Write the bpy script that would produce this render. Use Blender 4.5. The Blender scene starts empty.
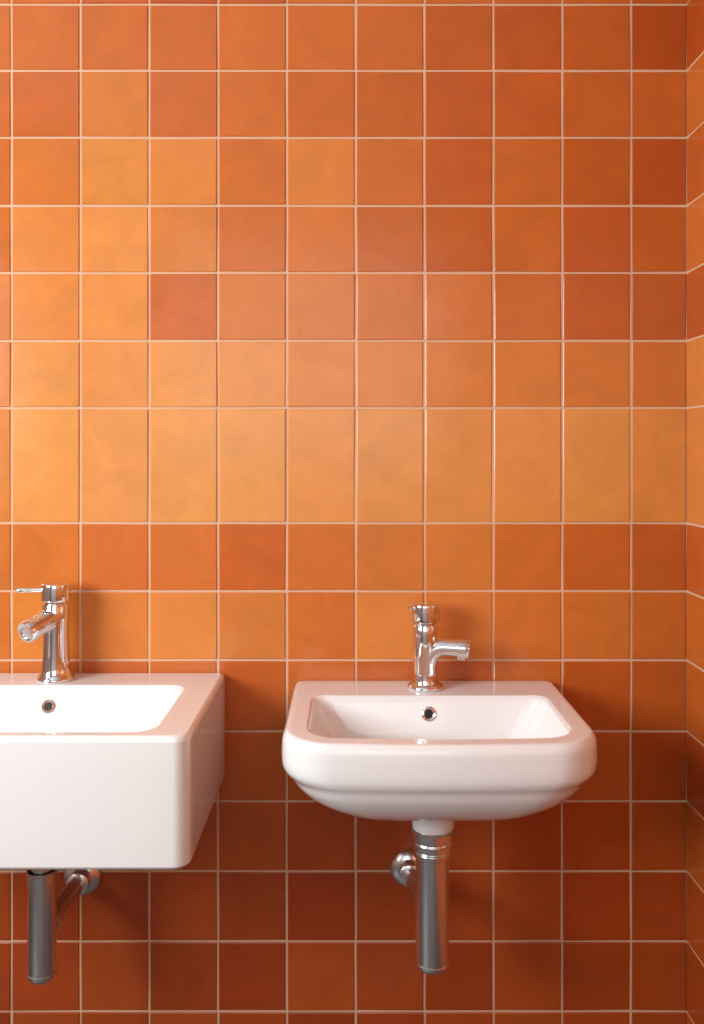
import bpy, math, random
from mathutils import Vector, Matrix
from mathutils.bvhtree import BVHTree
random.seed(7)
S=0.0018; D=1.6; ZC=1.27; HX=352; HY=450
sc=bpy.context.scene
sc.view_settings.view_transform='Standard'
col=sc.collection

# ---------------------------------------------------------------- helpers
class MB:
    def __init__(s): s.v=[]; s.f=[]
    def add(s,vs,fs):
        o=len(s.v); s.v+= [tuple(v) for v in vs]; s.f+=[tuple(i+o for i in f) for f in fs]
    def lathe(s,prof,origin,axis=(0,0,1),seg=48,capa=True,capb=True):
        ax=Vector(axis).normalized(); q=Vector((0,0,1)).rotation_difference(ax); o=Vector(origin)
        vs=[];fs=[];n=len(prof)
        for r,h in prof:
            for i in range(seg):
                a=2*math.pi*i/seg
                vs.append(o+q@Vector((r*math.cos(a),r*math.sin(a),h)))
        for j in range(n-1):
            for i in range(seg):
                k=(i+1)%seg
                fs.append((j*seg+i,j*seg+k,(j+1)*seg+k,(j+1)*seg+i))
        if capa: fs.append(tuple(range(seg))[::-1])
        if capb: fs.append(tuple((n-1)*seg+i for i in range(seg)))
        s.add(vs,fs)
    def sweep(s,pts,rad,seg=36):
        pts=[Vector(p) for p in pts]; vs=[];fs=[];n=len(pts)
        up=Vector((0,0,1)); prev=None
        for j,p in enumerate(pts):
            t=(pts[min(j+1,n-1)]-pts[max(j-1,0)]).normalized()
            if prev is None:
                a=t.orthogonal().normalized()
            else:
                a=(prev-t*prev.dot(t)).normalized()
            prev=a; b=t.cross(a)
            for i in range(seg):
                th=2*math.pi*i/seg
                vs.append(p+(a*math.cos(th)+b*math.sin(th))*rad[j])
        for j in range(n-1):
            for i in range(seg):
                k=(i+1)%seg
                fs.append((j*seg+i,j*seg+k,(j+1)*seg+k,(j+1)*seg+i))
        fs.append(tuple(range(seg))[::-1]); fs.append(tuple((n-1)*seg+i for i in range(seg)))
        s.add(vs,fs)
    def box(s,a,b):
        x0,y0,z0=a;x1,y1,z1=b
        s.add([(x0,y0,z0),(x1,y0,z0),(x1,y1,z0),(x0,y1,z0),(x0,y0,z1),(x1,y0,z1),(x1,y1,z1),(x0,y1,z1)],
              [(0,3,2,1),(4,5,6,7),(0,1,5,4),(1,2,6,5),(2,3,7,6),(3,0,4,7)])
    def obj(s,name,mat,parent=None,smooth=True,angle=35):
        me=bpy.data.meshes.new(name); me.from_pydata(s.v,[],s.f); me.update()
        if smooth:
            for p in me.polygons: p.use_smooth=True
            me.set_sharp_from_angle(angle=math.radians(angle))
        me.materials.append(mat)
        o=bpy.data.objects.new(name,me); col.objects.link(o)
        if parent: o.parent=parent
        return o

def bez(p0,p1,p2,n=14):
    p0,p1,p2=map(Vector,(p0,p1,p2))
    return [p0*(1-t)**2+p1*2*t*(1-t)+p2*t*t for t in [i/(n-1) for i in range(n)]]

def s2l(c):
    out=[]
    for x in c:
        x/=255.0
        out.append(x/12.92 if x<=0.04045 else ((x+0.055)/1.055)**2.4)
    return out

def mat(name,base,rough=0.5,metal=0.0,coat=0.0,spec=0.5):
    m=bpy.data.materials.new(name); m.use_nodes=True
    b=m.node_tree.nodes['Principled BSDF']
    b.inputs['Base Color'].default_value=(*base,1); b.inputs['Roughness'].default_value=rough
    b.inputs['Metallic'].default_value=metal; b.inputs['Coat Weight'].default_value=coat
    b.inputs['Coat Roughness'].default_value=0.04
    b.inputs['Specular IOR Level'].default_value=spec
    return m,b
def noise_bump(m,b,scale,strength,dist=0.001,detail=2,inp='Object'):
    nt=m.node_tree; tc=nt.nodes.new('ShaderNodeTexCoord'); n=nt.nodes.new('ShaderNodeTexNoise')
    n.inputs['Scale'].default_value=scale; n.inputs['Detail'].default_value=detail
    bp=nt.nodes.new('ShaderNodeBump'); bp.inputs['Strength'].default_value=strength; bp.inputs['Distance'].default_value=dist
    nt.links.new(tc.outputs[inp],n.inputs['Vector']); nt.links.new(n.outputs['Fac'],bp.inputs['Height'])
    nt.links.new(bp.outputs['Normal'],b.inputs['Normal']); return tc,n,bp

# ---------------------------------------------------------------- materials
ceramic,bc=mat('white_glazed_ceramic',(0.85,0.87,0.88),0.14,0,0.6)
chrome,bch=mat('polished_chrome',(0.80,0.82,0.84),0.06,1.0)
chrome2,bch2=mat('satin_chrome',(0.88,0.89,0.90),0.24,1.0)
noise_bump(chrome2,bch2,60,0.03)
dark,_=mat('dark_hole',(0.01,0.01,0.01),0.6)
grout,bg=mat('pale_grout',s2l((216,178,146)),0.85)
noise_bump(grout,bg,400,0.3,0.0006)
plaster,bp_=mat('grey_plaster',(0.60,0.63,0.65),0.8)
noise_bump(plaster,bp_,80,0.1)
frame_m,_=mat('white_painted_frame',(0.8,0.8,0.78),0.4)
floor_m,bf=mat('terrazzo_floor',(0.30,0.24,0.2),0.45)
tc,n,b_=noise_bump(floor_m,bf,120,0.05)
cr=floor_m.node_tree.nodes.new('ShaderNodeValToRGB'); cr.color_ramp.elements[0].color=(0.05,0.05,0.05,1); cr.color_ramp.elements[1].color=(0.13,0.13,0.125,1)
cr.color_ramp.elements[0].position=.45; cr.color_ramp.elements[1].position=.6
floor_m.node_tree.links.new(n.outputs['Fac'],cr.inputs['Fac']); floor_m.node_tree.links.new(cr.outputs['Color'],bf.inputs['Base Color'])

tile_m=bpy.data.materials.new('orange_glazed_tile'); tile_m.use_nodes=True
nt=tile_m.node_tree; B=nt.nodes['Principled BSDF']; L=nt.links
at=nt.nodes.new('ShaderNodeAttribute'); at.attribute_name='tone'
tc=nt.nodes.new('ShaderNodeTexCoord')
n1=nt.nodes.new('ShaderNodeTexNoise'); n1.inputs['Scale'].default_value=13; n1.inputs['Detail'].default_value=6; n1.inputs['Roughness'].default_value=.62
n1.inputs['Distortion'].default_value=0.6
L.new(tc.outputs['Object'],n1.inputs['Vector'])
mr=nt.nodes.new('ShaderNodeMapRange'); mr.inputs['From Min'].default_value=.3; mr.inputs['From Max'].default_value=.7
mr.inputs['To Min'].default_value=0.91; mr.inputs['To Max'].default_value=1.08
L.new(n1.outputs['Fac'],mr.inputs['Value'])
mx=nt.nodes.new('ShaderNodeVectorMath'); mx.operation='SCALE'
L.new(at.outputs['Color'],mx.inputs[0]); L.new(mr.outputs['Result'],mx.inputs['Scale'])
L.new(mx.outputs['Vector'],B.inputs['Base Color'])
B.inputs['Roughness'].default_value=0.20; B.inputs['Specular IOR Level'].default_value=0.45
n2=nt.nodes.new('ShaderNodeTexNoise'); n2.inputs['Scale'].default_value=14; n2.inputs['Detail'].default_value=2
L.new(tc.outputs['Object'],n2.inputs['Vector'])
bm_=nt.nodes.new('ShaderNodeBump'); bm_.inputs['Strength'].default_value=.35; bm_.inputs['Distance'].default_value=.003
L.new(n2.outputs['Fac'],bm_.inputs['Height']); L.new(bm_.outputs['Normal'],B.inputs['Normal'])

# ---------------------------------------------------------------- tiles
XR=335*S; XL=-1.7; ZT=2.55; YF=-2.9
xs=[687]+[630.5-68.75*i for i in range(0,40)]
xs=[(x-HX)*S for x in xs]; xs=sorted([x for x in xs if x>XL])
xs=[XL]+xs
ypx=[5,71,138,206,273,341,408,523,591,660,731,801,871,941,1011,1081,1151]
y_=5-67
zs=[ZC-(y-HY)*S for y in ypx]
while y_>-400:
    z=ZC-(y_-HY)*S
    if z>ZT: break
    zs.append(z); y_-=67
zs=sorted([z for z in zs if 0.02<z<ZT-0.02]); zs=[0.0]+zs+[ZT]
# tone table (rows from y=5 down; 11 visible columns left->right)
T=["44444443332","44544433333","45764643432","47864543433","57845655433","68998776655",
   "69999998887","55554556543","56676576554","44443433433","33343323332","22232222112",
   "11121112211","11210211211","01121012221"]  # lower rows darkened: wall shade painted into the tile colour
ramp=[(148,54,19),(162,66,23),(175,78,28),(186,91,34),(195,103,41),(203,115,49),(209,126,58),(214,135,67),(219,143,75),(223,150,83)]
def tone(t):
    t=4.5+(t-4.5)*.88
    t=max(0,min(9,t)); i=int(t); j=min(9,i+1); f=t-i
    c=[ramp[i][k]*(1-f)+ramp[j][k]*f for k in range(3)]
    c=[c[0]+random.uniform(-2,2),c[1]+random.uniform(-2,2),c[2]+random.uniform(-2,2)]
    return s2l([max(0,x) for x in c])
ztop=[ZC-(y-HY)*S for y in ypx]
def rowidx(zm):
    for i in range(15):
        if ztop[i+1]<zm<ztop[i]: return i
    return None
ncol=len(xs)-1
def build_tiles(name,us,vs,toface,tonefn,parent):
    v=[];f=[];cols=[]
    g=0.0022; bv=0.0014; h=0.0020
    for i in range(len(us)-1):
        for j in range(len(vs)-1):
            u0,u1=us[i]+g,us[i+1]-g; w0,w1=vs[j]+g,vs[j+1]-g
            if u1-u0<0.01 or w1-w0<0.01: continue
            jt=lambda:random.uniform(-.0004,.0004)
            c=[(u0+jt(),w0+jt()),(u1+jt(),w0+jt()),(u1+jt(),w1+jt()),(u0+jt(),w1+jt())]
            tx,ty=random.uniform(-.0006,.0006),random.uniform(-.0006,.0006)
            hs=[h-tx-ty,h+tx-ty,h+tx+ty,h-tx+ty]
            o=len(v); sg=[(1,1),(-1,1),(-1,-1),(1,-1)]
            for k in range(4): v.append(toface(c[k][0],c[k][1],-0.0005))
            for k in range(4): v.append(toface(c[k][0],c[k][1],hs[k]-bv*.6))
            for k in range(4): v.append(toface(c[k][0]+sg[k][0]*bv,c[k][1]+sg[k][1]*bv,hs[k]))
            for r in (0,4):
                for k in range(4):
                    m=(k+1)%4; f.append((o+r+k,o+r+m,o+r+4+m,o+r+4+k))
            f.append((o+8,o+9,o+10,o+11))
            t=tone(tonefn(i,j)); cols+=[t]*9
    me=bpy.data.meshes.new(name); me.from_pydata(v,[],f); me.update()
    ca=me.color_attributes.new('tone','FLOAT_COLOR','CORNER')
    for p in me.polygons:
        for li in p.loop_indices: ca.data[li].color=(*cols[p.index],1)
    me.materials.append(tile_m)
    o=bpy.data.objects.new(name,me); col.objects.link(o); o.parent=parent
    return o
m=MB(); m.box((XL-.1,0,-.1),(XR+.1,.1,ZT+.1)); wb=m.obj('wall_back',grout,smooth=False)
m=MB(); m.box((XR,YF,0),(XR+.1,0,ZT)); wr=m.obj('wall_right',grout,smooth=False)
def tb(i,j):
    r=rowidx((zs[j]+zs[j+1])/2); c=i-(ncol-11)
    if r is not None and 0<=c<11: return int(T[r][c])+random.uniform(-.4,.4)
    return random.uniform(2,5) if zs[j]>.8 else random.uniform(0,2)  # low tiles outside the table get the same painted shade
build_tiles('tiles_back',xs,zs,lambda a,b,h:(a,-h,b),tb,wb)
us=[0.0]
while us[-1]>YF+0.13: us.append(us[-1]-0.12375)
us=sorted(us)
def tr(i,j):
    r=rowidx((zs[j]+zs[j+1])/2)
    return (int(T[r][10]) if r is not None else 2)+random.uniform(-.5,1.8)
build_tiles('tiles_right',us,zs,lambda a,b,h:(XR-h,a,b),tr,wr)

# ---------------------------------------------------------------- room shell
m=MB(); m.box((XL-.1,YF-.1,-.1),(XR+.1,0,0)); m.obj('floor',floor_m,smooth=False)
m=MB(); m.box((XL-.1,YF-.1,ZT),(XR+.1,0,ZT+.1)); m.obj('ceiling',plaster,smooth=False)
WY0,WY1,WZ0,WZ1=-1.95,-0.85,1.15,2.05
FX0,FX1,FZ0,FZ1=-1.0,.5,1.15,2.35  # made-up opening in the front wall for the added fill
m=MB()
m.box((XL-.1,YF-.1,0),(FX0,YF,ZT)); m.box((FX1,YF-.1,0),(XR+.1,YF,ZT))
m.box((FX0,YF-.1,0),(FX1,YF,FZ0)); m.box((FX0,YF-.1,FZ1),(FX1,YF,ZT)); m.obj('wall_front',plaster,smooth=False)
m=MB()
m.box((XL-.1,YF,0),(XL,WY0,ZT)); m.box((XL-.1,WY1,0),(XL,0,ZT))
m.box((XL-.1,WY0,0),(XL,WY1,WZ0)); m.box((XL-.1,WY0,WZ1),(XL,WY1,ZT)); m.obj('wall_left',plaster,smooth=False)
m=MB(); t=.04
for a,b in [((WY0,WZ0),(WY1,WZ0+t)),((WY0,WZ1-t),(WY1,WZ1)),((WY0,WZ0),(WY0+t,WZ1)),((WY1-t,WZ0),(WY1,WZ1)),(((WY0+WY1)/2-.02,WZ0),((WY0+WY1)/2+.02,WZ1))]:
    m.box((XL-.08,a[0],a[1]),(XL-.03,b[0],b[1]))
m.obj('window_1',frame_m,smooth=False)
m=MB()
for a,b in [((FX0,FZ0),(FX1,FZ0+t)),((FX0,FZ1-t),(FX1,FZ1)),((FX0,FZ0),(FX0+t,FZ1)),((FX1-t,FZ0),(FX1,FZ1))]:
    m.box((a[0],YF-.08,a[1]),(b[0],YF-.03,b[1]))
m.obj('added_fill_window',frame_m,smooth=False)  # invented, unseen frame around the added front fill

# ---------------------------------------------------------------- basins
def ring(xc,xh,yb,yf,rb,rf,z,bow=0.0,k=10,ms=12):
    lim=.97*min(xh,abs(yb-yf)/2); rb=min(rb,lim); rf=min(rf,lim)
    pts=[]
    cs=[(xh-rf,yf+rf,rf,-90),(xh-rb,yb-rb,rb,0),(-xh+rb,yb-rb,rb,90),(-xh+rf,yf+rf,rf,180)]
    ends=[]
    for cx,cy,r,a0 in cs:
        ends.append([(cx+r*math.cos(math.radians(a0+90*i/k)),cy+r*math.sin(math.radians(a0+90*i/k))) for i in range(k+1)])
    for q in range(4):
        pts+=ends[q]
        a=ends[q][-1]; b=ends[(q+1)%4][0]
        for i in range(1,ms): pts.append((a[0]+(b[0]-a[0])*i/ms,a[1]+(b[1]-a[1])*i/ms))
    out=[]
    for x,y in pts:
        w=max(0,min(1,(yb-y)/(yb-yf)))
        y-=bow*(1-(x/xh)**2)*w**2
        out.append((xc+x,y,z))
    return out
def cr_interp(keys,n=4):
    out=[];N=len(keys)
    for i in range(N-1):
        p0=keys[max(i-1,0)];p1=keys[i];p2=keys[i+1];p3=keys[min(i+2,N-1)]
        for s in range(n):
            t=s/n
            row=[]
            for a,b,c,d in zip(p0,p1,p2,p3):
                val=.5*((2*b)+(-a+c)*t+(2*a-5*b+4*c-d)*t*t+(-a+3*b-3*c+d)*t**3)
                lo,hi=min(b,c),max(b,c); row.append(max(lo,min(hi,val)))
            out.append(tuple(row))
    out.append(keys[-1]); return out
def basin(name,xc,keys,n=4):
    rs=[ring(xc,*k) for k in cr_interp(keys,n)]
    m=MB(); N=len(rs[0]); vs=[p for r in rs for p in r]; fs=[]
    for j in range(len(rs)-1):
        for i in range(N):
            q=(i+1)%N; fs.append((j*N+i,j*N+q,(j+1)*N+q,(j+1)*N+i))
    for e,rv in ((0,True),(len(rs)-1,False)):
        c=Vector((0,0,0))
        for p in rs[e]: c+=Vector(p)
        c/=N; ci=len(vs); vs.append(tuple(c))
        for i in range(N):
            q=(i+1)%N
            fs.append((e*N+q,e*N+i,ci) if rv else (e*N+i,e*N+q,ci))
    m.add(vs,fs); return m.obj(name,ceramic,angle=60)
# key: xh,yb,yf,rb,rf,z,bow
W=-0.0032
rx=71.8*S
k1=[(.031,-.149,-.211,.03,.03,.668,0),(.033,-.147,-.213,.03,.03,.670,0),(.036,-.144,-.216,.034,.034,.690,0),(.044,-.136,-.224,.04,.04,.706,0),
 (.09,-.09,-.25,.05,.06,.715,.002),(.150,-.045,-.288,.05,.07,.725,.006),(.190,-.015,-.314,.04,.08,.745,.008),(.211,W,-.331,.02,.08,.767,.010),
 (.221,W,-.339,.012,.08,.784,.011),(.2285,W,-.345,.010,.078,.794,.012),(.2325,W,-.3485,.009,.076,.803,.012),(.234,W,-.350,.008,.075,.817,.012),(.2335,W,-.350,.008,.074,.836,.012),
 (.232,W,-.349,.010,.072,.846,.012),(.2285,W-.001,-.3455,.013,.069,.853,.012),(.223,W-.004,-.340,.012,.064,.8565,.012),
 (.200,-.098,-.322,.020,.048,.8565,.010),(.196,-.103,-.318,.022,.045,.8555,.010),(.192,-.107,-.314,.026,.044,.851,.010),(.187,-.112,-.309,.03,.045,.838,.009),
 (.168,-.122,-.297,.035,.05,.805,.006),(.140,-.138,-.282,.04,.055,.772,.004),(.10,-.155,-.26,.045,.05,.755,.002),(.035,-.175,-.235,.03,.03,.750,0)]
b1=basin('washbasin',rx,k1)
lx=-280.5*S
k2=[(.262,W-.01,-.335,.01,.02,.6815,0),(.268,W-.004,-.350,.01,.020,.681,0),(.2725,W,-.356,.006,.021,.683,0),(.2755,W,-.3595,.005,.022,.688,0),(.277,W,-.361,.004,.023,.695,0),
 (.277,W,-.360,.004,.023,.855,0),(.2765,W,-.3595,.005,.023,.862,0),(.2745,W-.001,-.3575,.006,.022,.8675,0),(.271,W-.004,-.354,.006,.021,.8698,0),(.266,W-.008,-.350,.008,.022,.870,0),
 (.228,-.084,-.342,.03,.036,.870,0),(.224,-.087,-.339,.032,.036,.8688,0),(.218,-.091,-.336,.034,.038,.864,0),(.208,-.096,-.332,.038,.04,.853,0),
 (.178,-.112,-.322,.05,.05,.822,0),(.140,-.130,-.305,.055,.055,.795,0),(.09,-.150,-.28,.05,.055,.780,0),(.035,-.175,-.24,.03,.03,.775,0)]
b2=basin('washbasin.001',lx,k2)

def overflow(bobj,xc,z,r,drz):
    me=bobj.data
    bv=BVHTree.FromPolygons([v.co for v in me.vertices],[p.vertices for p in me.polygons])
    loc,nor,_,_=bv.ray_cast(Vector((xc,-.22,z)),Vector((0,1,0)))
    if nor.y>0: nor=-nor
    m=MB(); m.lathe([(r*.58,-.002),(r*.62,.0012),(r*.8,.0026),(r*.97,.0016),(r,-.002)],loc,nor,40,False,False)
    m.obj('overflow_ring',chrome,bobj)
    m=MB(); m.lathe([(r*.62,-.001),(r*.62,.0006)],loc,nor,32); m.obj('overflow_hole',dark,bobj)
    m=MB(); m.lathe([(.030,-.002),(.031,.002),(.028,.004),(.024,.003),(.022,.007),(.010,.009),(.001,.0092)],(xc,-.205,drz),(0,0,1),40); m.obj('drain_plug',chrome,bobj)
overflow(b1,rx-.001,.829,.0125,.7505)
overflow(b2,lx-.006,.838,.0115,.7755)

# ---------------------------------------------------------------- faucets
def tap_right():
    m=MB(); o=(rx-.002,-.056,.8567)
    O=Vector(o)
    m.lathe([(.029,0),(.0305,.002),(.0305,.005),(.028,.008),(.0225,.010),(.0205,.016),(.0198,.03),(.0198,.05),(.0212,.076),(.0215,.092),(.0215,.108),(.0205,.110)],o)
    m.lathe([(.0185,.108),(.0185,.115)],o)
    m.lathe([(.0225,.1145),(.0245,.116),(.0248,.118),(.0248,.143),(.0242,.1455),(.022,.147),(.004,.1475)],o)
    d=Vector((.97,-.22,0)).normalized()
    p=bez(O+Vector((0,0,.040)),O+Vector((0,0,.074))+d*.006,O+Vector((0,0,.072))+d*.036,12)
    p+= [O+Vector((0,0,.072))+d*.052, O+Vector((0,0,.0715))+d*.058]
    r=[.0195-.0045*(i/11) for i in range(12)]+[.015,.015]
    m.sweep(p,r)
    e=O+Vector((0,0,.0715))+d*.056
    m.lathe([(.015,0),(.0163,.001),(.0163,.018),(.0155,.0195),(.012,.0195),(.0115,.017),(.002,.017)],e,d)
    m.lathe([(.0095,0),(.0095,.006),(.0085,.007)],e+d*.008+Vector((0,0,-.0115)),(0,0,-1),28)
    m.lathe([(.0035,0),(.0035,.022),(.0025,.024)],O+Vector((-.010,0,.1395)),(-.85,-.5,.05),20)
    return m.obj('basin_faucet',chrome,angle=40)
def tap_left():
    m=MB(); o=(-286.5*S,-.052,.8702); O=Vector(o)
    m.lathe([(.030,0),(.0315,.002),(.0315,.005),(.029,.008),(.0265,.012),(.0245,.022),(.0225,.045),(.0220,.08),(.0228,.105),(.0232,.131),(.022,.133)],o)
    m.lathe([(.0195,.132),(.0195,.138)],o)
    m.lathe([(.0235,.1375),(.025,.139),(.0252,.141),(.0252,.164),(.0246,.1665),(.0225,.168),(.004,.1685)],o)
    a=O+Vector((0,0,.112)); d=Vector((-.47,-.84,-.28)).normalized()
    L_=.052
    p=[a+d*(L_*i/12) for i in range(0,13)]
    m.sweep(p,[.0195-.002*min(1,i/10) for i in range(13)])
    m.lathe([(.0175,0),(.0187,.001),(.0187,.015),(.0175,.017),(.014,.017),(.0135,.014),(.002,.014)],a+d*L_,d)
    m.lathe([(.0046,0),(.0042,.030),(.005,.032),(.005,.044),(.004,.0455)],O+Vector((-.018,-.004,.157)),(-.98,-.15,.0),20)
    return m.obj('basin_faucet.001',chrome,angle=40)
tap_right(); tap_left()

# ---------------------------------------------------------------- bottle traps
def trap(name,x,y,ztop,cols_,zc,R,zb,fx,fz,stub):
    m=MB(); o=(x,y,0)
    m.lathe([(R*.8,zc-.01),(R*.8,ztop)],o)
    for r,z0,z1 in cols_:
        m.lathe([(r-.0025,z0),(r,z0+.0025),(r,z1-.0025),(r-.0025,z1)],o)
    m.lathe([(.004,zb+.0005),(R*.75,zb+.001),(R*.93,zb+.003),(R+.0008,zb+.007),(R+.0008,zb+.011),(R-.0006,zb+.012),(R,zb+.014),(R,zc)],o)
    if stub: m.lathe([(.005,zb-.008),(.0075,zb-.006),(.0075,zb+.004)],o,seg=24)
    a=Vector((x,y,fz-.004)); b=Vector((fx,-.006,fz))
    d=(b-a)
    m.sweep([a,a+d*.3,a+d*.6,b],[.0145]*4)
    m.lathe([(.0195,0),(.0205,.002),(.0205,.022),(.0185,.024)],a+d.normalized()*(R-.002),d)
    m.lathe([(.034,.0034),(.034,.005),(.031,.009),(.024,.0125),(.0205,.014),(.0200,.034),(.0175,.036)],(fx,0,fz),(0,-1,0))
    return m.obj(name,chrome2,angle=40)
trap('bottle_trap',rx-.001,-.18,.6675,[(.0345,.648,.6672),(.0335,.634,.648),(.0305,.622,.633)],.624,.0265,.443,57*S,.519,False)
trap('bottle_trap.001',-275*S,-.18,.6808,[(.028,.660,.680),(.0245,.579,.600)],.6,.0225,.426,-269*S,.504,True)

# ---------------------------------------------------------------- lights
def area(name,loc,target,sx,sy,e,c,spread=180):
    l=bpy.data.lights.new(name,'AREA'); l.shape='RECTANGLE'; l.size=sx; l.size_y=sy; l.energy=e; l.color=c; l.spread=math.radians(spread)
    o=bpy.data.objects.new(name,l); o.location=loc
    o.rotation_euler=(Vector(target)-Vector(loc)).to_track_quat('-Z','Y').to_euler(); col.objects.link(o); return o
area('window_daylight',(XL+.08,(WY0+WY1)/2,(WZ0+WZ1)/2),(1,(WY0+WY1)/2+.3,1.45),1.0,.8,50,(.97,.99,.97))
area('added_front_fill',((FX0+FX1)/2,YF+.04,(FZ0+FZ1)/2),((FX0+FX1)/2+.01,0,(FZ0+FZ1)/2),1.4,1.1,5.0,(.98,1,.95),170)  # weak fill added behind the camera to brighten front faces
w=bpy.data.worlds.new('World'); sc.world=w; w.use_nodes=True
w.node_tree.nodes['Background'].inputs[0].default_value=(.85,.92,1,1); w.node_tree.nodes['Background'].inputs[1].default_value=1.0

cam=bpy.data.cameras.new('Camera'); co=bpy.data.objects.new('Camera',cam); col.objects.link(co)
co.location=(0,-D,ZC); co.rotation_euler=(math.radians(90),0,0)
cam.sensor_fit='HORIZONTAL'; cam.sensor_width=36; cam.lens=(D/S)/704*36; cam.shift_y=-62/704; cam.clip_start=.05
sc.camera=co
